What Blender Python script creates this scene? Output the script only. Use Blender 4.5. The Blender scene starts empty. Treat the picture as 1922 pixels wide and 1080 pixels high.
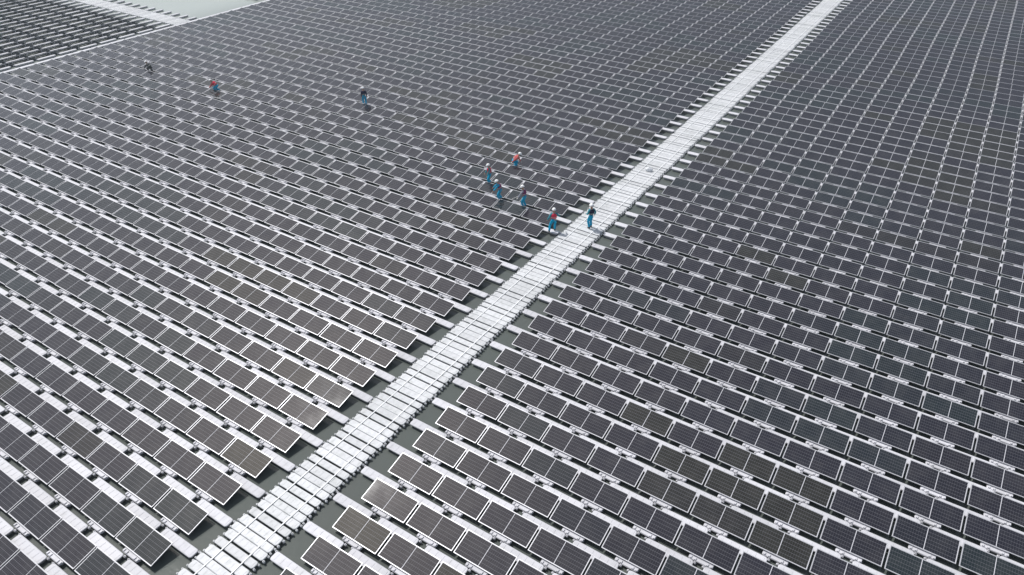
import bpy, bmesh, math, random
import numpy as np
from mathutils import Vector, Matrix

random.seed(7)
R = math.radians
scene = bpy.context.scene
C = scene.collection

# ------------------------------------------------------------------ camera
ZN = 0.25                                   # height of a panel's low edge above the water
FOC, YAW, PITCH, ROLL = 1329.12566, -0.567594316, 0.620783578, 0.002774974
CAM = Vector((15.19978, -8.9900675, 23.86256 + ZN))
fwd = Vector((math.sin(YAW) * math.cos(PITCH), math.cos(YAW) * math.cos(PITCH), -math.sin(PITCH)))
rgt0 = Vector((math.cos(YAW), -math.sin(YAW), 0))
up0 = rgt0.cross(fwd)
rgt = rgt0 * math.cos(ROLL) + up0 * math.sin(ROLL)
upv = -rgt0 * math.sin(ROLL) + up0 * math.cos(ROLL)
cd = bpy.data.cameras.new('camera')
cam = bpy.data.objects.new('camera', cd)
C.objects.link(cam)
cam.matrix_world = Matrix(((rgt.x, upv.x, -fwd.x, CAM.x), (rgt.y, upv.y, -fwd.y, CAM.y), (rgt.z, upv.z, -fwd.z, CAM.z), (0, 0, 0, 1)))
cd.sensor_width = 36
cd.lens = FOC / 1922 * 36
cd.clip_start = 0.5
cd.clip_end = 6000
scene.camera = cam

# ------------------------------------------------------------------ sky, sun, exposure
SUNV = Vector((-0.635, 0.105, 1.0)).normalized()
SUN_EL = math.asin(SUNV.z)
SUN_AZ = math.atan2(SUNV.x, SUNV.y)         # clockwise from +y
world = bpy.data.worlds.new('World')
scene.world = world
world.use_nodes = True
wn = world.node_tree
bg = wn.nodes['Background']
sky = wn.nodes.new('ShaderNodeTexSky')
sky.sky_type = 'NISHITA'
sky.sun_disc = False
sky.sun_elevation = SUN_EL
sky.sun_rotation = SUN_AZ
sky.air_density = 1.2
sky.dust_density = 2.2
sky.ozone_density = 1.0
veil = wn.nodes.new('ShaderNodeHueSaturation')        # hazy, whitish daylight sky
veil.inputs['Saturation'].default_value = 0.62
wn.links.new(sky.outputs[0], veil.inputs['Color'])
wn.links.new(veil.outputs[0], bg.inputs[0])
bg.inputs[1].default_value = 0.10
sl = bpy.data.lights.new('sun', 'SUN')
sl.energy = 3.5
sl.angle = R(0.5)
sl.color = (1.0, 0.985, 0.97)
sun = bpy.data.objects.new('sun', sl)
C.objects.link(sun)
sun.rotation_euler = SUNV.to_track_quat('Z', 'Y').to_euler()
sun.location = (0, 0, 60)
vs = scene.view_settings
vs.view_transform = 'Standard'
vs.look = 'None'
vs.exposure = 0.06
vs.gamma = 1
vs.use_curve_mapping = False

# ------------------------------------------------------------------ materials
def mat(name, col, rough=0.6, spec=0.5, metal=0.0):
    m = bpy.data.materials.new(name)
    m.use_nodes = True
    b = m.node_tree.nodes['Principled BSDF']
    b.inputs['Base Color'].default_value = (*col, 1)
    b.inputs['Roughness'].default_value = rough
    b.inputs['Specular IOR Level'].default_value = spec
    b.inputs['Metallic'].default_value = metal
    return m

class NT:
    def __init__(s, m):
        s.t = m.node_tree
        s.b = s.t.nodes['Principled BSDF']
    def n(s, typ, **kw):
        x = s.t.nodes.new(typ)
        for k, v in kw.items():
            setattr(x, k, v)
        return x
    def l(s, a, b):
        s.t.links.new(a, b)
    def math(s, op, a, b=None, c=None):
        x = s.n('ShaderNodeMath', operation=op)
        for i, v in enumerate((a, b, c)):
            if v is None:
                continue
            if isinstance(v, (int, float)):
                x.inputs[i].default_value = v
            else:
                s.l(v, x.inputs[i])
        return x.outputs[0]
    def mix(s, f, a, b):
        x = s.n('ShaderNodeMix', data_type='RGBA')
        for i, v in ((0, f), (6, a), (7, b)):
            if isinstance(v, (int, float)):
                x.inputs[i].default_value = v
            elif isinstance(v, tuple):
                x.inputs[i].default_value = (*v, 1)
            else:
                s.l(v, x.inputs[i])
        return x.outputs[2]

A = 2.33          # pitch of panels along a row
B = 1.64452326    # pitch of rows
PL, PD = 2.24, 1.04
TILT = R(12)

def cell_material():
    m = mat('cell_glass', (0.02, 0.02, 0.03), 0.13, 0.60)
    k = NT(m)
    uv = k.n('ShaderNodeUVMap', uv_map='uv')
    sx = k.n('ShaderNodeSeparateXYZ'); k.l(uv.outputs[0], sx.inputs[0])
    u, v = sx.outputs[0], sx.outputs[1]
    # distance to a cell edge (cells are 1 unit apart in u and v)
    def line(c, w, mul=1.0):
        f = k.math('FRACT', k.math('MULTIPLY', c, mul))
        d = k.math('ABSOLUTE', k.math('SUBTRACT', f, 0.5))
        return k.math('GREATER_THAN', d, 0.5 - w)
    lu = line(u, 0.05)
    lv = line(v, 0.045)
    bus = line(v, 0.045, 3.0)
    edge = k.math('MAXIMUM', k.math('MULTIPLY', lu, 0.55), lv)
    fac = k.math('MAXIMUM', k.math('MULTIPLY', edge, 0.75), k.math('MULTIPLY', bus, 0.20))
    # one tint for a panel: the panel's own indices, snapped from position
    geo = k.n('ShaderNodeNewGeometry')
    sp = k.n('ShaderNodeSeparateXYZ'); k.l(geo.outputs['Position'], sp.inputs[0])
    lt = k.math('LESS_THAN', sp.outputs[0], -2.2)
    xs = k.math('ADD', k.math('ADD', sp.outputs[0], 0.045), k.math('MULTIPLY', lt, 6.64))
    ix = k.math('FLOOR', k.math('DIVIDE', xs, A))
    iy = k.math('FLOOR', k.math('DIVIDE', k.math('ADD', sp.outputs[1], 0.1), B))
    cmb = k.n('ShaderNodeCombineXYZ'); k.l(ix, cmb.inputs[0]); k.l(iy, cmb.inputs[1])
    nz = k.n('ShaderNodeTexNoise'); nz.inputs['Scale'].default_value = 0.22; nz.inputs['Detail'].default_value = 1.5
    k.l(cmb.outputs[0], nz.inputs['Vector'])
    wn_ = k.n('ShaderNodeTexWhiteNoise', noise_dimensions='2D'); k.l(cmb.outputs[0], wn_.inputs['Vector'])
    sel = k.math('ADD', nz.outputs['Fac'], k.math('MULTIPLY', k.math('SUBTRACT', wn_.outputs[0], 0.5), 0.10))
    rp = k.n('ShaderNodeValToRGB')
    e = rp.color_ramp
    e.interpolation = 'LINEAR'
    e.elements[0].position = 0.37; e.elements[0].color = (0.016, 0.0155, 0.011, 1)
    e.elements[1].position = 0.62; e.elements[1].color = (0.009, 0.015, 0.0175, 1)
    a = e.elements.new(0.41); a.color = (0.0135, 0.012, 0.0185, 1)
    a = e.elements.new(0.54); a.color = (0.012, 0.0115, 0.0185, 1)
    k.l(sel, rp.inputs[0])
    # dust: soft blotches over the glass
    nd = k.n('ShaderNodeTexNoise'); nd.inputs['Scale'].default_value = 1.7; nd.inputs['Detail'].default_value = 5
    k.l(geo.outputs['Position'], nd.inputs['Vector'])
    dust = k.math('MULTIPLY', k.math('MAXIMUM', k.math('SUBTRACT', nd.outputs['Fac'], 0.42), 0.0), 0.16)
    jit = k.math('ADD', 0.88, k.math('MULTIPLY', wn_.outputs[0], 0.24))
    c0 = k.n('ShaderNodeVectorMath', operation='SCALE'); k.l(rp.outputs[0], c0.inputs[0]); k.l(jit, c0.inputs['Scale'])
    c1 = k.mix(fac, c0.outputs[0], (0.145, 0.145, 0.16))
    c2 = k.mix(dust, c1, (0.30, 0.29, 0.27))
    k.l(c2, k.b.inputs['Base Color'])
    rr = k.math('ADD', 0.02, k.math('MULTIPLY', nd.outputs['Fac'], 0.04))
    k.l(rr, k.b.inputs['Roughness'])
    return m

def plastic_material(name, col, dirt, scale=3.0):
    m = mat(name, col, 0.55, 0.35)
    k = NT(m)
    geo = k.n('ShaderNodeNewGeometry')
    n1 = k.n('ShaderNodeTexNoise'); n1.inputs['Scale'].default_value = scale; n1.inputs['Detail'].default_value = 6
    k.l(geo.outputs['Position'], n1.inputs['Vector'])
    n2 = k.n('ShaderNodeTexNoise'); n2.inputs['Scale'].default_value = 0.35; n2.inputs['Detail'].default_value = 3
    k.l(geo.outputs['Position'], n2.inputs['Vector'])
    n3 = k.n('ShaderNodeTexVoronoi'); n3.inputs['Scale'].default_value = 9.0
    k.l(geo.outputs['Position'], n3.inputs['Vector'])
    spk = k.math('MULTIPLY', k.math('LESS_THAN', n3.outputs['Distance'], 0.13), 0.35)
    f = k.math('MULTIPLY', k.math('MAXIMUM', k.math('SUBTRACT', n1.outputs['Fac'], 0.5), 0.0), 1.6)
    f = k.math('ADD', f, k.math('MULTIPLY', k.math('MAXIMUM', k.math('SUBTRACT', n2.outputs['Fac'], 0.45), 0), 0.9))
    f = k.math('ADD', f, spk)
    f = k.math('MINIMUM', f, 0.8)
    oi = k.n('ShaderNodeObjectInfo')
    tone = k.math('ADD', 0.88, k.math('MULTIPLY', oi.outputs['Random'], 0.16))
    sc_ = k.n('ShaderNodeVectorMath', operation='SCALE'); k.l(k.mix(f, col, dirt), sc_.inputs[0]); k.l(tone, sc_.inputs['Scale'])
    k.l(sc_.outputs[0], k.b.inputs['Base Color'])
    bp = k.n('ShaderNodeBump'); bp.inputs['Strength'].default_value = 0.25; bp.inputs['Distance'].default_value = 0.02
    k.l(n1.outputs['Fac'], bp.inputs['Height']); k.l(bp.outputs[0], k.b.inputs['Normal'])
    return m

M = {}
M['cell'] = cell_material()
M['frame'] = mat('frame_aluminium', (0.56, 0.56, 0.58), 0.38, 0.5, 0.25)
M['back'] = mat('panel_backsheet', (0.62, 0.62, 0.65), 0.5, 0.4)
M['under'] = mat('panel_underside', (0.05, 0.05, 0.055), 0.6, 0.2)  # white backsheet coloured dark to stand in for the shade under the panels
M['float'] = plastic_material('float_plastic', (0.62, 0.615, 0.645), (0.40, 0.40, 0.40))
M['walk'] = plastic_material('walkway_plastic', (0.65, 0.655, 0.665), (0.36, 0.38, 0.36), 4.0)
M['pipe'] = mat('conduit_plastic', (0.88, 0.88, 0.88), 0.45)
M['clip'] = mat('dark_clip', (0.05, 0.05, 0.055), 0.6)

def water_material():
    m = mat('water', (0.085, 0.10, 0.088), 0.10, 0.5)
    k = NT(m)
    k.b.inputs['IOR'].default_value = 1.333
    geo = k.n('ShaderNodeNewGeometry')
    n0 = k.n('ShaderNodeTexNoise'); n0.inputs['Scale'].default_value = 0.12; n0.inputs['Detail'].default_value = 4
    k.l(geo.outputs['Position'], n0.inputs['Vector'])
    wc = k.mix(n0.outputs['Fac'], (0.105, 0.108, 0.103), (0.092, 0.112, 0.100))
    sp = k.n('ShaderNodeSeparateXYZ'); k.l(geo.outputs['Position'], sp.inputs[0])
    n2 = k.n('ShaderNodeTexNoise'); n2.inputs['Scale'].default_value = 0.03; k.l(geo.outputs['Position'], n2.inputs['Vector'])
    far_sheen = k.n('ShaderNodeMapRange'); far_sheen.interpolation_type = 'SMOOTHSTEP'  # bright sky reflection on the far-left water, painted into its base colour
    k.l(k.math('ADD', sp.outputs[0], k.math('MULTIPLY', n2.outputs['Fac'], -14.0)), far_sheen.inputs[0])
    for i_, v_ in ((1, -62.0), (2, -82.0), (3, 0.0), (4, 1.0)): far_sheen.inputs[i_].default_value = v_
    k.l(k.mix(far_sheen.outputs[0], wc, (0.40, 0.43, 0.40)), k.b.inputs['Base Color'])
    n1 = k.n('ShaderNodeTexNoise'); n1.inputs['Scale'].default_value = 1.6; n1.inputs['Detail'].default_value = 5
    n1.inputs['Distortion'].default_value = 0.6
    k.l(geo.outputs['Position'], n1.inputs['Vector'])
    bp = k.n('ShaderNodeBump'); bp.inputs['Strength'].default_value = 0.30; bp.inputs['Distance'].default_value = 0.05
    k.l(n1.outputs['Fac'], bp.inputs['Height']); k.l(bp.outputs[0], k.b.inputs['Normal'])
    return m
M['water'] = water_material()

# ------------------------------------------------------------------ mesh helpers
def link(name, me, parent=None, loc=None):
    o = bpy.data.objects.new(name, me)
    C.objects.link(o)
    if parent is not None:
        o.parent = parent
    if loc is not None:
        o.location = loc
    return o

def tag(o, label=None, cat=None, group=None, kind=None):
    if label: o['label'] = label
    if cat: o['category'] = cat
    if group: o['group'] = group
    if kind: o['kind'] = kind
    return o

def empty(name, loc, rz=0.0):
    o = bpy.data.objects.new(name, None)
    o.empty_display_size = 0.2
    o.location = loc
    o.rotation_euler = (0, 0, rz)
    C.objects.link(o)
    return o

def mesh_from_bm(name, bm, mats, smooth=False):
    me = bpy.data.meshes.new(name)
    bm.normal_update()
    bm.to_mesh(me)
    bm.free()
    for m in mats:
        me.materials.append(m)
    if smooth:
        for p in me.polygons: p.use_smooth = True
    return me

def add_box(bm, x0, x1, y0, y1, z0, z1, mi=0, T=None):
    co = [(x0, y0, z0), (x1, y0, z0), (x1, y1, z0), (x0, y1, z0), (x0, y0, z1), (x1, y0, z1), (x1, y1, z1), (x0, y1, z1)]
    vs_ = [bm.verts.new(T @ Vector(c) if T else c) for c in co]
    fs = []
    for f in ((3, 2, 1, 0), (4, 5, 6, 7), (0, 1, 5, 4), (1, 2, 6, 5), (2, 3, 7, 6), (3, 0, 4, 7)):
        fc = bm.faces.new([vs_[i] for i in f]); fc.material_index = mi; fs.append(fc)
    return fs

def outline_solid(bm, pts, levels, mi=0):
    """stack of inset copies of a closed outline: levels = [(z, inset)]; capped top and bottom"""
    cx = sum(p[0] for p in pts) / len(pts); cy = sum(p[1] for p in pts) / len(pts)
    x0 = min(p[0] for p in pts); x1 = max(p[0] for p in pts); y0 = min(p[1] for p in pts); y1 = max(p[1] for p in pts)
    rings = []
    for z, ins in levels:
        sx_ = 1 - 2 * ins / (x1 - x0); sy_ = 1 - 2 * ins / (y1 - y0)
        rings.append([bm.verts.new((cx + (p[0] - cx) * sx_, cy + (p[1] - cy) * sy_, z)) for p in pts])
    n = len(pts)
    for a, b in zip(rings, rings[1:]):
        for i in range(n):
            f = bm.faces.new((a[i], a[(i + 1) % n], b[(i + 1) % n], b[i])); f.material_index = mi
    f = bm.faces.new(rings[-1]); f.material_index = mi
    f = bm.faces.new(rings[0][::-1]); f.material_index = mi

def round_rect(x0, x1, y0, y1, r, seg=3):
    pts = []
    for cx, cy, a0 in ((x1 - r, y0 + r, -90), (x1 - r, y1 - r, 0), (x0 + r, y1 - r, 90), (x0 + r, y0 + r, 180)):
        for i in range(seg + 1):
            a = R(a0 + 90 * i / seg)
            pts.append((cx + r * math.cos(a), cy + r * math.sin(a)))
    return pts

TP = Matrix.Translation((0, 0, ZN)) @ Matrix.Rotation(TILT, 4, 'X')       # panel plane, local

def cells_uv(bm, fc, i0):
    uvl = bm.loops.layers.uv.get('uv') or bm.loops.layers.uv.new('uv')
    for lp, c in zip(fc.loops, ((0, 0), (12, 0), (12, 6), (0, 6))):
        lp[uvl].uv = c

FW = 0.025        # frame width
TH = 0.035
def frame_mesh():
    bm = bmesh.new()
    add_box(bm, 0, PL, 0, FW, -TH, 0.003, 0, TP)
    add_box(bm, 0, PL, PD - FW, PD, -TH, 0.003, 0, TP)
    add_box(bm, 0, FW, FW, PD - FW, -TH, 0.003, 0, TP)
    add_box(bm, PL - FW, PL, FW, PD - FW, -TH, 0.003, 0, TP)
    return mesh_from_bm('frame', bm, [M['frame']])
def backsheet_mesh():
    bm = bmesh.new()
    fs = add_box(bm, FW, PL - FW, FW, PD - FW, -0.016, -0.006, 0, TP)
    fs[0].material_index = 1
    return mesh_from_bm('backsheet', bm, [M['back'], M['under']])
CG = 0.013        # half the gap down the middle
def cell_mesh(side):
    bm = bmesh.new()
    x0, x1 = (FW + 0.012, PL / 2 - CG) if side == 0 else (PL / 2 + CG, PL - FW - 0.012)
    fs = add_box(bm, x0, x1, FW + 0.012, PD - FW - 0.012, -0.006, -0.001, 0, TP)
    cells_uv(bm, fs[1], 0)
    return mesh_from_bm('cell_array', bm, [M['cell']])
def support_mesh():
    bm = bmesh.new()
    pts = round_rect(0.63, 1.60, -0.17, 0.50, 0.07, 2)
    outline_solid(bm, pts, [(-0.08, 0.10), (0.02, 0.07), (0.14, 0.0), (0.175, 0.02)])
    for x in (0.70, 1.48):
        add_box(bm, x, x + 0.05, 0.86, 0.92, -0.05, ZN + 0.86 * math.tan(TILT) - 0.045)
        add_box(bm, x, x + 0.05, 0.45, 0.86, 0.02, 0.07)
    add_box(bm, 0.66, 1.57, 0.03, 0.12, 0.17, ZN - 0.035)
    for x in (0.68, 0.86, 1.34, 1.50):       # lugs and ribs along the near edge
        add_box(bm, x, x + 0.07, -0.15, -0.04, 0.17, 0.215)
    return mesh_from_bm('support_float', bm, [M['float']])

FL = 1.92
def float_mesh(name, length, width, m, lugs=True, seg=3, grooves=0):
    """one blow-moulded float, centred, long axis x, lying in the water"""
    bm = bmesh.new()
    hl, hw = length / 2, width / 2
    pts = round_rect(-hl, hl, -hw, hw, 0.10, seg)
    outline_solid(bm, pts, [(-0.10, 0.10), (0.0, 0.085), (0.13, 0.02), (0.165, 0.0), (0.19, 0.012), (0.2, 0.04)])
    for i in range(grooves):                # shallow moulded pads on top
        x = -hl + 0.16 + (length - 0.32) * i / (grooves - 1)
        add_box(bm, x - 0.05, x + 0.05, -hw + 0.07, hw - 0.07, 0.199, 0.208)
    if lugs:
        for sx_ in (-1, 1):
            for sy_ in ((-1, 1) if lugs == 2 else (1,)):
                cx, cy = sx_ * (hl + 0.03), sy_ * (hw - (0.06 if lugs == 2 else 0.03))
                pts = [(cx + 0.065 * math.cos(R(60 * i)), cy + 0.05 * math.sin(R(60 * i))) for i in range(6)]
                outline_solid(bm, pts, [(0.06, 0), (0.135, 0), (0.15, 0.012)])
                add_box(bm, cx - 0.016, cx + 0.016, cy - 0.016, cy + 0.016, 0.149, 0.185)
    return mesh_from_bm(name, bm, [m])

ME_FRAME, ME_BACK, ME_CELL = frame_mesh(), backsheet_mesh(), (cell_mesh(0), cell_mesh(1))
ME_SUP = support_mesh()
ME_FLOAT = float_mesh('row_float', FL, 0.42, M['float'], grooves=6)
ME_EDGE = float_mesh('edge_float', 2.05, 0.50, M['float'], lugs=False, seg=1, grooves=0)
ME_STUB = float_mesh('short_row_float', 1.40, 0.42, M['float'], grooves=4)
ME_WALK = float_mesh('walkway_float', 2.20, 0.36, M['walk'], grooves=7, lugs=2)

# ------------------------------------------------------------------ the place: water
bm = bmesh.new()
S = 1500
vsq = [bm.verts.new(c) for c in ((-S, -S, 0), (S, -S, 0), (S, S, 0), (-S, S, 0))]
bm.faces.new(vsq)
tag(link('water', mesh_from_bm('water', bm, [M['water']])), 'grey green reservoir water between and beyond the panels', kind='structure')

# ------------------------------------------------------------------ air
bm = bmesh.new()
add_box(bm, -1510, 1510, -1510, 1510, -1.5, 26.0)
hz = bpy.data.materials.new('haze'); hz.use_nodes = True
ht_ = hz.node_tree; ht_.nodes.remove(ht_.nodes['Principled BSDF'])
pv = ht_.nodes.new('ShaderNodeVolumePrincipled')
pv.inputs['Color'].default_value = (0.84, 0.97, 1.0, 1); pv.inputs['Density'].default_value = 0.0006
pv.inputs['Anisotropy'].default_value = 0.35
ht_.links.new(pv.outputs[0], ht_.nodes['Material Output'].inputs['Volume'])
tag(link('haze', mesh_from_bm('haze', bm, [hz])), 'thin pale haze over the far panels', kind='stuff')

# ------------------------------------------------------------------ projection (only to rank sizes)
def proj(p):
    q = Vector(p) - CAM
    d = q.dot(fwd)
    return 961 + FOC * q.dot(rgt) / d, 540 - FOC * q.dot(upv) / d, d
def in_view_area(cs):
    pr = [proj(c) for c in cs]
    if min(p[2] for p in pr) < 1: return 0
    xs = [min(max(p[0], 0), 1922) for p in pr]; ys = [min(max(p[1], 0), 1080) for p in pr]
    if max(xs) - min(xs) <= 1 or max(ys) - min(ys) <= 1: return 0
    cx = sum(p[0] for p in pr) / len(pr); cy = sum(p[1] for p in pr) / len(pr)
    n = len(pr)
    ar = abs(sum(xs[i] * ys[(i + 1) % n] - xs[(i + 1) % n] * ys[i] for i in range(n))) / 2
    return ar

LX, LY = -4.39983274, -3.20709995           # near right corner of the last left panel, row 0
NLEFT = 26
def drift(x, y):
    return (0.035 * math.sin(y / 5.3 + 0.6) + 0.02 * math.sin(x / 7.1 + y / 3.7),
            0.045 * math.sin(x / 6.1 + 1.0) + 0.025 * math.sin(x / 2.9 + y / 8.3))
panels = []      # (area, side, row, j, x_left, y)
for k in range(-7, 70):
    for j in range(NLEFT):                  # j = 0 beside the walkway
        x0 = LX - PL - A * j; y0 = LY + B * k
        panels.append(['L', k, j, x0, y0])
for m_ in range(-5, 76):
    for j in range(13):
        panels.append(['R', m_, j, A * j, B * m_])
def corners(x0, y0):
    dy, dz = PD * math.cos(TILT), PD * math.sin(TILT)
    return [(x0, y0, ZN), (x0 + PL, y0, ZN), (x0 + PL, y0 + dy, ZN + dz), (x0, y0 + dy, ZN + dz)]
for p in panels:
    p.append(in_view_area(corners(p[3], p[4])))
ranked = sorted([p for p in panels if p[5] > 0], key=lambda p: -p[5])
single = set((p[0], p[1], p[2]) for p in ranked[:300])

def ordn(n):
    return '%d%s' % (n, 'th' if 10 <= n % 100 <= 20 else {1: 'st', 2: 'nd', 3: 'rd'}.get(n % 10, 'th'))
BLOCK = {'L': 'left of the walkway', 'R': 'right of the walkway'}
ROW1 = {'L': 0, 'R': -1}                    # lowest row whose walkway end is in the picture
def row_phrase(s, k):
    n = k - ROW1[s] + 1
    if n >= 1: return None, n
    return 1 - n, n
# rows whose walkway end lies below the frame: count panels from where they enter the picture
first_in = {}
for p in panels:
    if p[5] > 200:
        key = (p[0], p[1])
        first_in[key] = min(first_in.get(key, 99), p[2])

def where(s, k, j):
    side = 'left block' if s == 'L' else 'right block'
    below, n = row_phrase(s, k)
    if below is None:
        return ordn(j + 1) + ' from the walkway', ordn(n) + ' row up, ' + side
    jj = j - first_in.get((s, k), 0) + 1
    return ordn(max(jj, 1)) + ' in from the bottom edge', ordn(below) + ' cut row, ' + side

for s, k, j, x0, y0, ar in panels:
    if (s, k, j) not in single: continue
    a, b = where(s, k, j)
    dx_, dy_ = drift(x0, y0)
    e = empty('solar_panel', (x0 + dx_ + PL / 2, y0 + dy_ + 0.5, 0))
    tag(e, 'dark framed solar panel, %s, %s' % (a, b), 'solar panel', 'tilted solar panels in rows ' + BLOCK[s])
    off = (-PL / 2, -0.5, 0)
    link('frame', ME_FRAME, e, off)
    link('backsheet', ME_BACK, e, off)
    link('cell_array', ME_CELL[0], e, off)
    link('cell_array', ME_CELL[1], e, off)
    link('support_float', ME_SUP, e, off)
    # hand-laid: no two sit quite alike
    e.rotation_euler = (random.gauss(0, 0.005), random.gauss(0, 0.003), random.gauss(0, 0.003))
    e.location.z = random.gauss(0, 0.006)

# ------------------------------------------------------------------ mass geometry
class Mass:
    def __init__(s): s.v = []; s.f = []; s.m = []; s.uv = {}; s.nv = 0; s.nf = 0; s.fu = []
    def proto(s, me_list):
        """collect meshes (with material map) into one prototype"""
        V, F, MI, UV = [], [], [], []
        o = 0
        for me, mi in me_list:
            uvl = me.uv_layers.get('uv')
            for v in me.vertices: V.append(v.co[:])
            for p in me.polygons:
                F.append([i + o for i in p.vertices]); MI.append(mi[p.material_index])
                for li in p.loop_indices: UV.append(tuple(uvl.data[li].uv) if uvl else (0.3, 0.3))
            o += len(me.vertices)
        return np.array(V), F, MI, UV
def build_mass(name, proto, mats, xforms):
    V, F, MI, UV = proto
    nv = len(V)
    starts = np.cumsum([0] + [len(f) for f in F])[:-1]
    tot = np.array([len(f) for f in F])
    fl = np.array([i for f in F for i in f])
    n = len(xforms)
    allv = np.empty((n, nv, 3))
    for i, (x, y, rz) in enumerate(xforms):
        dx_, dy_ = drift(x, y)
        x += dx_; y += dy_
        rx, ry, dz = random.gauss(0, .007), random.gauss(0, .003), random.gauss(0, .006)
        W = V.copy()
        W[:, 2] += V[:, 1] * rx - (V[:, 0] - 1.12) * ry + dz
        if rz == 0:
            allv[i, :, 0] = W[:, 0] + x; allv[i, :, 1] = W[:, 1] + y
        else:
            c, s_ = math.cos(rz), math.sin(rz)
            allv[i, :, 0] = c * W[:, 0] - s_ * W[:, 1] + x; allv[i, :, 1] = s_ * W[:, 0] + c * W[:, 1] + y
        allv[i, :, 2] = W[:, 2]
    me = bpy.data.meshes.new(name)
    me.vertices.add(n * nv); me.vertices.foreach_set('co', allv.ravel())
    loops = (fl[None, :] + (np.arange(n) * nv)[:, None]).ravel()
    me.loops.add(len(loops)); me.loops.foreach_set('vertex_index', loops)
    st = (starts[None, :] + (np.arange(n) * len(fl))[:, None]).ravel()
    me.polygons.add(len(st)); me.polygons.foreach_set('loop_start', st)
    me.polygons.foreach_set('material_index', np.tile(np.array(MI), n))
    me.polygons.foreach_set('use_smooth', np.zeros(len(st), dtype=bool))
    uvl = me.uv_layers.new(name='uv')
    uvl.data.foreach_set('uv', np.tile(np.array(UV, dtype=np.float32).ravel(), n))
    me.update(calc_edges=True)
    for m in mats: me.materials.append(m)
    return me

# light panel for the mass: frame ring as boxes stays real geometry
mp = Mass()
P_PANEL = mp.proto([(ME_FRAME, [0]), (ME_BACK, [1, 2]), (ME_CELL[0], [3]), (ME_CELL[1], [3]), (ME_SUP, [4])])
PMATS = [M['frame'], M['back'], M['under'], M['cell'], M['float']]
rest = [(p[3], p[4], 0) for p in panels if (p[0], p[1], p[2]) not in single and (p[5] > 0 or in_view_area([(c[0], c[1] + dy_, c[2]) for c in corners(p[3], p[4]) for dy_ in (0,)]) > 0 or abs(proj((p[3], p[4], 0))[0] - 961) < 1250 and -160 < proj((p[3], p[4], 0))[1] < 1300)]
# second field beyond the left edge: rows turned a quarter, high edge towards us
X2 = -67.35
for i in range(24):
    xh = X2 - B * i                            # low edge is further left; high edge at xh
    for j in range(15):
        y_ = 41.75 - A * j
        rest.append((xh - PD * math.cos(TILT), y_, -math.pi / 2))
for i in range(12):
    for j in range(3):
        rest.append((X2 - 0.9 - B * i - PD * math.cos(TILT), 57.0 + PL + A * j, -math.pi / 2))
me = build_mass('solar_panels', P_PANEL, PMATS, rest)
tag(link('solar_panels', me), 'dark solar panels shrinking into the distance in long rows', 'solar panels', kind='stuff')

# ------------------------------------------------------------------ row floats
rf = []
FY = -0.415
for k in range(-7, 70):
    y = LY + B * k + FY
    rf.append(['L', k, 0, LX - 0.08, y])
    for j in range(NLEFT - 1):
        rf.append(['L', k, j + 1, LX - PL / 2 - 0.02 - A * j - A / 2 - 0.01, y])
for m_ in range(-5, 76):
    y = B * m_ + FY
    rf.append(['R', m_, 0, -0.06, y])
    for j in range(13):
        rf.append(['R', m_, j + 1, PL / 2 + A / 2 - 0.03 + A * j, y])
for p in rf:
    x, y = p[3], p[4]
    p.append(in_view_area([(x - FL / 2, y - .21, .2), (x + FL / 2, y - .21, .2), (x + FL / 2, y + .21, .2), (x - FL / 2, y + .21, .2)]))
rr = sorted([p for p in rf if p[5] > 0], key=lambda p: -p[5])
singlef = set((p[0], p[1], p[2]) for p in rr[:300])
ffirst = {}
for p in rf:
    if p[5] > 60:
        ffirst[(p[0], p[1])] = min(ffirst.get((p[0], p[1]), 99), p[2])
for s, k, j, x, y, ar in rf:
    if (s, k, j) not in singlef: continue
    below, n = row_phrase(s, k)
    side = 'left block' if s == 'L' else 'right block'
    if below is None:
        if j == 0: lab = 'white float joining the walkway to the %s panel row up, %s' % (ordn(n), side)
        else: lab = 'white float below %s and %s panels from walkway, %s row up, %s' % (ordn(j), ordn(j + 1), ordn(n), side)
    else:
        lab = 'white float, %s in from the bottom edge, %s cut row, %s' % (ordn(j - ffirst.get((s, k), 0) + 1), ordn(below), side)
    dx_, dy_ = drift(x - A / 2, y)
    o = link('row_float', ME_FLOAT, None, (x + dx_, y + dy_, random.gauss(0, 0.006)))
    o.rotation_euler = (random.gauss(0, 0.006), random.gauss(0, 0.003), random.gauss(0, 0.004))
    tag(o, lab, 'float', 'white floats under the panel rows ' + BLOCK[s])
ME_FLOAT_L = float_mesh('row_float_far', FL, 0.42, M['float'], lugs=True, seg=2)
P_FLOAT = mp.proto([(ME_FLOAT_L, [0])])
frest = []
for p in rf:
    if (p[0], p[1], p[2]) in singlef: continue
    q = proj((p[3], p[4], 0))
    if p[5] > 0 or (abs(q[0] - 961) < 1250 and -160 < q[1] < 1300):
        frest.append((p[3], p[4], 0))
for i in range(25):
    x = X2 - B * i + 0.37
    for j in range(16):
        frest.append((x, 41.85 - A * j, math.pi / 2))
for i in range(12):
    for j in range(3):
        frest.append((X2 - 0.9 - B * i + 0.37, 57.6 + A * j, math.pi / 2))
me = build_mass('row_floats', P_FLOAT, [M['float']], frest)
tag(link('row_floats', me), 'white floats carrying the distant panel rows', 'floats', kind='stuff')

# edge floats closing the left block
n = 0
EX = -65.58
y = -8.0
edge = []
while y < 112:
    edge.append(y); y += 2.055
for i, y in enumerate(edge):
    q = proj((EX, y, 0.2))
    if not (-60 < q[0] < 1980 and -60 < q[1] < 1140): continue
    n += 1
    o = link('edge_float', ME_EDGE, None, (EX, y, 0.06)); o.rotation_euler = (0, 0, math.pi / 2)
    tag(o, 'white edge float between the two fields, %s from the left frame side' % ordn(n), 'float', 'white floats edging the left block')
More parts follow.
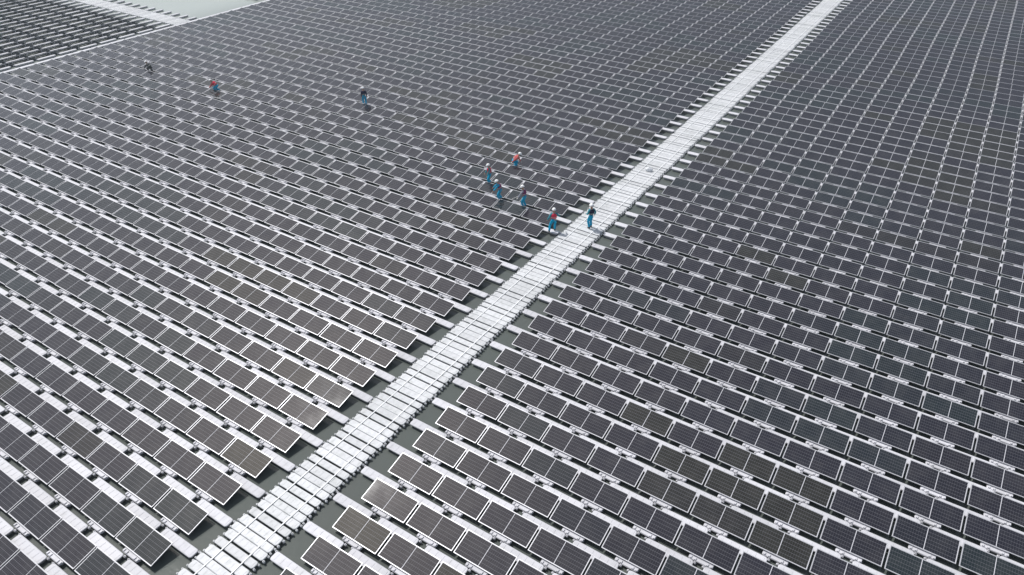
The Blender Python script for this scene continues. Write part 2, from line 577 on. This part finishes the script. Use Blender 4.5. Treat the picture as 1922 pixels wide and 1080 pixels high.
# short floats on the far side of the second walkway
n = 0
for i in range(12):
    x = X2 - B * i + 0.37
    q = proj((x, 46.0, 0.2))
    o = link('short_row_float', ME_STUB, None, (x, 45.98, 0)); o.rotation_euler = (0, 0, math.pi / 2)
    tag(o, 'short white float behind the far walkway, %s leftwards from the field edge' % ordn(i + 1), 'float', 'short floats behind the far walkway')

# ------------------------------------------------------------------ walkways
WX = -2.275
strips = []
STR = [(-0.385, 0.335), (-0.745, 0.365), (-1.180, 0.340), (-1.625, 0.405)]      # centre rel. to the row line, width
NMS = ['in line with', 'first below', 'second below', 'third below']
cnt = 0
for k in range(-3, 68):
    for t, (dy, w) in enumerate(STR):
        y = LY + 0.02 + B * k + dy
        q = proj((WX, y, 0.2))
        if not (q[1] < 1130 and q[1] > -40): continue
        rown = k - ROW1['L'] + 1
        cnt += 1
        if rown >= 1:
            lab = 'white cross float of the walkway, %s the %s left panel row up' % (NMS[t], ordn(rown))
        else:
            lab = 'white cross float of the walkway, %s one up at the bottom edge' % ordn(cnt)
        o = link('walkway_float', ME_WALK, None, (WX + random.gauss(0, 0.022), y, random.gauss(0.0, 0.006)))
        o.scale = (1, w / 0.36, 1)
        o.rotation_euler = (random.gauss(0, 0.014), random.gauss(0, 0.004), random.gauss(0, 0.004))
        tag(o, lab, 'walkway float', 'cross floats of the main walkway')
# far walkway, running at a right angle into the left block's edge
cnt = 0
for i in range(-0, 40):
    for t, (dy, w) in enumerate(STR):
        x = X2 + 1.6 - B * i + dy + 0.2
        if x < -92 or x > EX - 0.4: continue
        cnt += 1
        o = link('walkway_float', ME_WALK, None, (x, 44.08, 0.0)); o.rotation_euler = (0, 0, math.pi / 2); o.scale = (1, w / 0.36, 1)
        tag(o, 'cross float of the far walkway, %s from the field edge' % ordn(cnt), 'walkway float', 'cross floats of the far walkway')

def tube(name, p0, p1, r, m, seg=8, sag=0.0, n=60):
    bm = bmesh.new()
    rings = []
    for i in range(n + 1):
        t = i / n
        c = Vector(p0).lerp(Vector(p1), t)
        c.x += 0.014 * math.sin(i * 1.7) + 0.01 * math.sin(i * 0.61)
        rings.append([bm.verts.new(c + Vector((r * math.cos(2 * math.pi * q / seg), 0, r * math.sin(2 * math.pi * q / seg)))) for q in range(seg)])
    for a, b in zip(rings, rings[1:]):
        for i in range(seg): bm.faces.new((a[i], a[(i + 1) % seg], b[(i + 1) % seg], b[i]))
    bm.faces.new(rings[0][::-1]); bm.faces.new(rings[-1])
    bmesh.ops.recalc_face_normals(bm, faces=bm.faces)
    return mesh_from_bm(name, bm, [m], True)
def strip_mesh(name, x, y0, y1, z, w, h, m, n=90):
    bm = bmesh.new(); rings = []
    for i in range(n + 1):
        y = y0 + (y1 - y0) * i / n
        cx = x + 0.012 * math.sin(i * 1.7) + 0.01 * math.sin(i * 0.61)
        rings.append([bm.verts.new(c) for c in ((cx - w / 2, y, z), (cx + w / 2, y, z), (cx + w / 2, y, z + h * .6), (cx + w * .3, y, z + h), (cx - w * .3, y, z + h), (cx - w / 2, y, z + h * .6))])
    for a, b in zip(rings, rings[1:]):
        for i in range(6): bm.faces.new((a[i], a[(i + 1) % 6], b[(i + 1) % 6], b[i]))
    bm.faces.new(rings[0]); bm.faces.new(rings[-1])
    bmesh.ops.recalc_face_normals(bm, faces=bm.faces)
    return mesh_from_bm(name, bm, [m])
for x, w in ((-2.81, 'left'), (-1.70, 'right')):
    o = link('cable_conduit', strip_mesh('cable_conduit', x, -8, 106, 0.212, 0.055, 0.022, M['pipe']))
    tag(o, 'thin pale conduit running along the %s part of the walkway' % w, 'conduit', 'conduits along the walkway')

# ------------------------------------------------------------------ people
def blob(name, verts, edges, radii, m, sub=1, root=0):
    bm = bmesh.new()
    lay = bm.verts.layers.skin.verify()
    bv = [bm.verts.new(v) for v in verts]
    for v, r_ in zip(bv, radii):
        r_ = r_ if isinstance(r_, tuple) else (r_, r_)
        v[lay].radius = r_
    bv[root][lay].use_root = True
    for a, b in edges: bm.edges.new((bv[a], bv[b]))
    me0 = bpy.data.meshes.new('tmp'); bm.to_mesh(me0); bm.free()
    ob = bpy.data.objects.new('tmp', me0); C.objects.link(ob)
    sk = ob.modifiers.new('s', 'SKIN'); sk.use_smooth_shade = True; sk.branch_smoothing = 0.6
    ss = ob.modifiers.new('ss', 'SUBSURF'); ss.levels = sub; ss.render_levels = sub
    dg = bpy.context.evaluated_depsgraph_get(); dg.update()
    me = bpy.data.meshes.new_from_object(ob.evaluated_get(dg)); me.name = name
    bpy.data.objects.remove(ob); bpy.data.meshes.remove(me0)
    me.materials.clear(); me.materials.append(m)
    for p in me.polygons: p.use_smooth = True
    return me

def ik(a, b, l1, l2, pole):
    a, b = Vector(a), Vector(b)
    d = b - a; L = min(d.length, (l1 + l2) * 0.999)
    dn = d.normalized()
    x = (l1 * l1 - l2 * l2 + L * L) / (2 * L)
    h = math.sqrt(max(l1 * l1 - x * x, 1e-6))
    p = Vector(pole); p = (p - dn * p.dot(dn)).normalized()
    return a + dn * x + p * h, a + dn * L

M['skin'] = mat('skin', (0.42, 0.25, 0.18), 0.55)
M['helmet'] = mat('helmet_white', (0.90, 0.90, 0.90), 0.25)
M['boot'] = mat('boot', (0.03, 0.03, 0.035), 0.6)
M['hair'] = mat('hair', (0.015, 0.013, 0.012), 0.5)
M['glove'] = mat('glove', (0.70, 0.69, 0.66), 0.8)
def cloth(name, col):
    m = mat(name, col, 0.85, 0.2)
    k = NT(m)
    geo = k.n('ShaderNodeTexCoord')
    n1 = k.n('ShaderNodeTexNoise'); n1.inputs['Scale'].default_value = 9
    k.l(geo.outputs['Object'], n1.inputs['Vector'])
    k.l(k.mix(n1.outputs['Fac'], tuple(c * 0.75 for c in col), tuple(min(1, c * 1.25) for c in col)), k.b.inputs['Base Color'])
    bp = k.n('ShaderNodeBump'); bp.inputs['Strength'].default_value = 0.6; bp.inputs['Distance'].default_value = 0.03
    k.l(n1.outputs['Fac'], bp.inputs['Height']); k.l(bp.outputs[0], k.b.inputs['Normal'])
    return m
M['blue'] = cloth('work_blue', (0.005, 0.38, 0.62))
M['shirt_blue'] = cloth('shirt_teal', (0.05, 0.28, 0.34))
M['red'] = cloth('vest_red', (0.70, 0.045, 0.09))
M['pinkred'] = cloth('vest_pale_red', (0.62, 0.13, 0.13))
M['plum'] = cloth('vest_plum', (0.22, 0.04, 0.13))
M['navy'] = cloth('vest_navy', (0.022, 0.022, 0.06))
M['grey'] = cloth('dark_grey', (0.06, 0.065, 0.07))
M['stripe'] = mat('reflective_tape', (0.65, 0.66, 0.6), 0.4)

def person(x, y, z, face, label, pose, vest, shirt, legs, height=1.74, gloves=False, group='workers on the floating field'):
    """local axes: y forward, x to the person's right; all lengths for a 1.74 m body"""
    e = empty('person', (x, y, z), face)
    e.scale = (height / 1.74,) * 3
    tag(e, label, 'person', group)
    pel = Vector(pose['pelvis'])
    lean, side = R(pose.get('lean', 4)), R(pose.get('side', 0))
    T = Matrix.Rotation(side, 3, 'Y') @ Matrix.Rotation(-lean, 3, 'X')
    up = T @ Vector((0, 0, 1)); rt = T @ Vector((1, 0, 0)); fw = T @ Vector((0, 1, 0))
    waist = pel + up * 0.13; chest = pel + up * 0.34; neck = pel + up * 0.50
    hp = R(pose.get('head', 0))
    hT = T @ Matrix.Rotation(-hp, 3, 'X')
    hup, hfw, hrt = hT @ Vector((0, 0, 1)), hT @ Vector((0, 1, 0)), hT @ Vector((1, 0, 0))
    hb = neck + hup * 0.10; hc = neck + hup * 0.175 + hfw * 0.012; ht = neck + hup * 0.26
    V = [pel, waist, chest, neck, hb, hc, ht]; Ed = [(0, 1), (1, 2), (2, 3), (3, 4), (4, 5), (5, 6)]
    Rd = [(.135, .10), (.125, .09), (.155, .10), (.062, .062), (.070, .080), (.078, .092), (.055, .065)]
    tV, tE, tR = [pel - up * 0.02, waist + up * 0.02], [(0, 1)], [(.185, .145), (.165, .125)]          # trousers
    sV, sE, sR = [waist - up * .10, waist + up * 0.06, chest, neck - up * 0.03], [(0, 1), (1, 2), (2, 3)], [(.185, .145), (.18, .14), (.20, .145), (.095, .095)]
    boots, hands = [], []
    for sgn, f, h in ((-1, pose['footL'], pose['handL']), (1, pose['footR'], pose['handR'])):
        hip = pel + rt * (0.095 * sgn) - up * 0.05
        ank = Vector(f) + Vector((0, -0.02, 0.085))
        fdir = Vector(pose.get('toe', (0, 1, 0))).normalized()
        kn, ank = ik(hip, ank, 0.43, 0.42, Vector(pose.get('kneeL' if sgn < 0 else 'kneeR', (0.15 * sgn, 1, 0))))
        toe = ank + fdir * 0.17 - Vector((0, 0, 0.05))
        b = len(V); V += [hip, (hip + kn) / 2, kn, (kn + ank) / 2, ank, toe]
        Ed += [(0, b), (b, b + 1), (b + 1, b + 2), (b + 2, b + 3), (b + 3, b + 4), (b + 4, b + 5)]
        Rd += [.09, .078, .056, .055, .038, (.04, .028)]
        b = len(tV); tV += [hip, (hip + kn) / 2, kn, (kn + ank) / 2, ank + Vector((0, 0, .03))]
        tE += [(0, b), (b, b + 1), (b + 1, b + 2), (b + 2, b + 3), (b + 3, b + 4)]
        tR += [.118, .105, .085, .082, .078]
        boots.append((ank, toe, fdir))
        sh = chest + up * 0.09 + rt * (0.175 * sgn)
        el, wr = ik(sh, Vector(h), 0.29, 0.26, Vector(pose.get('elbow', (0.6 * sgn, -1, -0.4))) if 'elbow' in pose else Vector((0.5 * sgn, -1, -0.3)))
        hd = (wr - el).normalized()
        palm = wr + hd * 0.075
        b = len(V); V += [sh, (sh + el) / 2, el, (el + wr) / 2, wr, palm]
        Ed += [(2, b), (b, b + 1), (b + 1, b + 2), (b + 2, b + 3), (b + 3, b + 4), (b + 4, b + 5)]
        Rd += [.055, .048, .040, .036, .026, (.040, .020)]
        b = len(sV); sV += [sh, (sh + el) / 2, el, (el + wr) / 2, wr]
        sE += [(2, b), (b, b + 1), (b + 1, b + 2), (b + 2, b + 3), (b + 3, b + 4)]
        sR += [.078, .068, .060, .055, .048]
        hands.append((wr, palm, hd, sgn))
    body = blob('body', V, Ed, Rd, M['skin'], 2)
    # face and fingers: grown onto the same mesh
    bm = bmesh.new(); bm.from_mesh(body)
    def chain(pts, rs):
        m2 = blob('c', pts, [(i, i + 1) for i in range(len(pts) - 1)], rs, M['skin'], 1)
        bm.from_mesh(m2); bpy.data.meshes.remove(m2)
    chain([hc + hfw * 0.085 + hup * 0.005, hc + hfw * 0.106 - hup * 0.018], [.010, .014])                     # nose
    for sg in (-1, 1): chain([hc + hrt * 0.082 * sg - hup * 0.02, hc + hrt * 0.088 * sg + hup * 0.02], [(.010, .018), (.010, .016)])
    for wr, palm, hd, sgn in hands:
        sd = hd.cross(Vector((0, 0, 1)));
        if sd.length < .2: sd = fw.copy()
        sd.normalize(); cu = hd.cross(sd)
        for i, L_ in enumerate((0.070, 0.080, 0.075, 0.058)):
            o_ = palm + sd * (0.027 - 0.018 * i)
            chain([o_, o_ + hd * L_ * .55 + cu * .006, o_ + hd * L_ * .9 + cu * .028], [.010, .009, .008])
        chain([wr + hd * .03 + sd * .02, wr + hd * .055 + sd * .055, wr + hd * .09 + sd * .062], [.012, .011, .009])
    bm.to_mesh(body); bm.free()
    for p in body.polygons: p.use_smooth = True
    link('body', body, e)
    link('trousers', blob('trousers', tV, tE, tR, legs, 1), e)
    link('shirt', blob('shirt', sV, sE, sR, shirt, 1, 2), e)
    vv = link('life_vest', blob('life_vest', [waist - up * .09, waist + up * 0.07, chest, chest + up * 0.14], [(0, 1), (1, 2), (2, 3)], [(.21, .185), (.215, .19), (.225, .19), (.17, .14)], vest, 1), e)
    # two reflective bands round the vest
    bm = bmesh.new()
    for c, a_, b_ in ((waist + up * 0.03, .196, .172),):
        top, bot = [], []
        for i in range(20):
            t = 2 * math.pi * i / 20
            q = c + rt * (a_ * math.cos(t)) + fw * (b_ * math.sin(t))
            bot.append(bm.verts.new(q)); top.append(bm.verts.new(q + up * 0.035))
        for i in range(20): bm.faces.new((bot[i], bot[(i + 1) % 20], top[(i + 1) % 20], top[i]))
    link('reflective_band', mesh_from_bm('reflective_band', bm, [M['stripe']], True), vv)
    for ank, toe, fd in boots:
        link('boot', blob('boot', [ank + Vector((0, 0, .06)), ank - Vector((0, 0, .015)) - fd * .02, toe + fd * .04], [(0, 1), (1, 2)], [.058, .062, (.05, .035)], M['boot'], 1), e)
    if gloves:
        for wr, palm, hd, sgn in hands:
            link('glove', blob('glove', [wr, palm, palm + hd * .09], [(0, 1), (1, 2)], [.042, (.052, .034), (.04, .028)], M['glove'], 1), e)
    # hair below the helmet
    link('hair', blob('hair', [hc - hfw * .045 - hup * .05, hc - hfw * .03 + hup * .05], [(0, 1)], [(.072, .06), (.086, .085)], M['hair'], 1), e)
    # hard hat: dome, brim, ridge
    bm = bmesh.new()
    hcen = hc + hup * 0.035
    rings = []
    for i in range(6):
        ph = R(90 * i / 5.0)
        ring = []
        for q in range(16):
            t = 2 * math.pi * q / 16
            ring.append(bm.verts.new(hcen + (hrt * (.125 * math.cos(t)) + hfw * (.145 * math.sin(t))) * max(math.cos(ph), .02) + hup * (.125 * math.sin(ph))))
        rings.append(ring)
    brim = []
    for q in range(16):
        t = 2 * math.pi * q / 16
        ex = 0.05 if math.sin(t) > 0.3 else 0.018
        brim.append(bm.verts.new(hcen + hrt * ((.125 + .02) * math.cos(t)) + hfw * ((.145 + ex) * math.sin(t)) - hup * .012))
    rings = [brim] + rings
    for a, b in zip(rings, rings[1:]):
        for q in range(16): bm.faces.new((a[q], a[(q + 1) % 16], b[(q + 1) % 16], b[q]))
    bm.faces.new(rings[-1]); bm.faces.new(brim[::-1])
    link('hard_hat', mesh_from_bm('hard_hat', bm, [M['helmet']], True), e)
    return e

STAND = dict(pelvis=(0, 0, .93), lean=3, footL=(-.11, 0, 0), footR=(.11, .03, 0), handL=(-.30, .10, .80), handR=(.30, .08, .80))
def P(**kw):
    d = dict(STAND); d.update(kw); return d
ZF = 0.2
def strip_y(y):                              # nearest float strip of the left block
    k = round((y - FY - LY) / B)
    return LY + B * k + FY
IMG_L = math.atan2(-(-.843), -.537)          # turn so that +y local points to the picture's left
def ang(dx, dy): return math.atan2(-dx, dy)
LEFT, RIGHT = ang(-.843, -.537), ang(.843, .537)
AWAY, NEAR = ang(-.537, .843), ang(.537, -.843)

person(-53.35, strip_y(30.9), ZF, ang(-.9, -.1), 'crouching worker in dark grey clothes, farthest left of all, white hard hat',
       P(pelvis=(0, -.1, .50), lean=50, head=-20, footL=(-.14, .05, 0), footR=(.14, -.05, 0), handL=(-.2, .75, .25), handR=(.2, .72, .25)), M['grey'], M['grey'], M['grey'], gloves=True)
person(-43.3, strip_y(31.0), ZF, LEFT, 'stooping worker in a red vest and blue trousers, second from the left',
       P(pelvis=(0, -.1, .62), lean=52, head=-20, footL=(-.14, .0, 0), footR=(.14, -.22, 0), handL=(-.22, .75, .22), handR=(.2, .7, .22)), M['red'], M['pinkred'], M['blue'], gloves=True)
person(-29.2, strip_y(35.75), ZF, AWAY + .3, 'worker in a dark vest standing alone between the panel rows, blue trousers',
       P(handL=(-.22, .08, .84), handR=(.24, .12, .86)), M['navy'], M['navy'], M['blue'], 1.72)
person(-11.1, strip_y(32.6), ZF, RIGHT, 'worker in a pale red vest bending down, topmost of the middle group',
       P(pelvis=(0, -.08, .62), lean=50, head=-20, footL=(-.15, .0, 0), footR=(.14, -.12, 0), handL=(-.25, .55, .2), handR=(.3, -.35, .42)), M['pinkred'], M['pinkred'], M['blue'], gloves=True)
person(-11.15, strip_y(29.4), ZF, LEFT + .4, 'upright worker in a red vest, leftmost of the group of four',
       P(lean=10, footL=(-.14, .12, 0), footR=(.12, -.1, 0), handL=(-.3, .3, .85), handR=(.28, .25, .85), pelvis=(0, -.03, .90)), M['red'], M['shirt_blue'], M['blue'], 1.66)
person(-9.18, strip_y(27.6), ZF, LEFT, 'worker leaning left with a plum vest and bright blue trousers, between two others',
       P(lean=20, head=8, pelvis=(0, -.05, .90), footL=(-.12, .05, 0), footR=(.12, -.12, 0), handL=(-.26, .48, .85), handR=(.2, .5, .9)), M['plum'], M['blue'], M['blue'], 1.66)
person(-7.17, strip_y(27.6), ZF, LEFT - .3, 'worker in a dark plum vest with pale sleeves, holding a short pale rod',
       P(lean=14, pelvis=(0, -.03, .92), footL=(-.13, .04, 0), footR=(.13, -.06, 0), handL=(-.32, .42, .78), handR=(.3, .30, .9)), M['plum'], cloth('shirt_pale', (.35, .36, .42)), M['blue'], 1.74, gloves=True)
person(-3.95, strip_y(26.05), ZF, AWAY + .1, 'worker with a red vest stepping off the panels beside the walkway',
       P(lean=6, pelvis=(.04, 0, .90), footL=(-.26, -.10, 0), footR=(.14, .06, 0), handL=(-.38, .05, .86), handR=(.42, .22, 1.05)), M['red'], M['shirt_blue'], M['blue'], 1.70)
person(-2.07, 27.65, ZF, AWAY + .5, 'worker in a navy vest and blue trousers standing on the walkway',
       P(lean=2, footL=(-.10, -.02, 0), footR=(.10, .08, 0), handL=(-.22, .22, 1.0), handR=(.34, .10, .88)), M['navy'], M['shirt_blue'], M['blue'], 1.80)

# short rod in the hand of the pale-sleeved worker
rod = link('hand_rod', tube('hand_rod', (0, -.35, 0), (0, .35, 0), 0.014, M['glove'], 6, n=4), None, (-7.62, 27.35, 1.02))
rod.rotation_euler = (R(-25), 0, LEFT)
tag(rod, 'short pale rod held low by the worker with pale sleeves', 'rod')

# crumpled white bag on the walkway
bm = bmesh.new()
bmesh.ops.create_icosphere(bm, subdivisions=3, radius=0.22)
rnd = random.Random(5)
for v in bm.verts:
    n_ = v.co.normalized()
    s_ = 1 + 0.22 * math.sin(5 * n_.x + 2 * n_.z) * math.cos(4 * n_.y + 1) + rnd.uniform(-.06, .06)
    v.co = Vector((n_.x * .26 * s_, n_.y * .17 * s_, max(-.11, n_.z * .17 * s_) + .11))
bag = link('white_bag', mesh_from_bm('white_bag', bm, [mat('bag_white', (.75, .76, .78), .6)], False), None, (-2.25, 37.55, 0.208))
tag(bag, 'small crumpled white bag lying on the walkway beyond the workers', 'bag')
bm = bmesh.new()
add_box(bm, -.09, .09, -.05, .05, .17, .24)
add_box(bm, -.02, .02, -.015, .015, .23, .31)
link('bag_neck', mesh_from_bm('bag_neck', bm, [mat('bag_shadow_cloth', (.45, .46, .48), .7)]), bag)
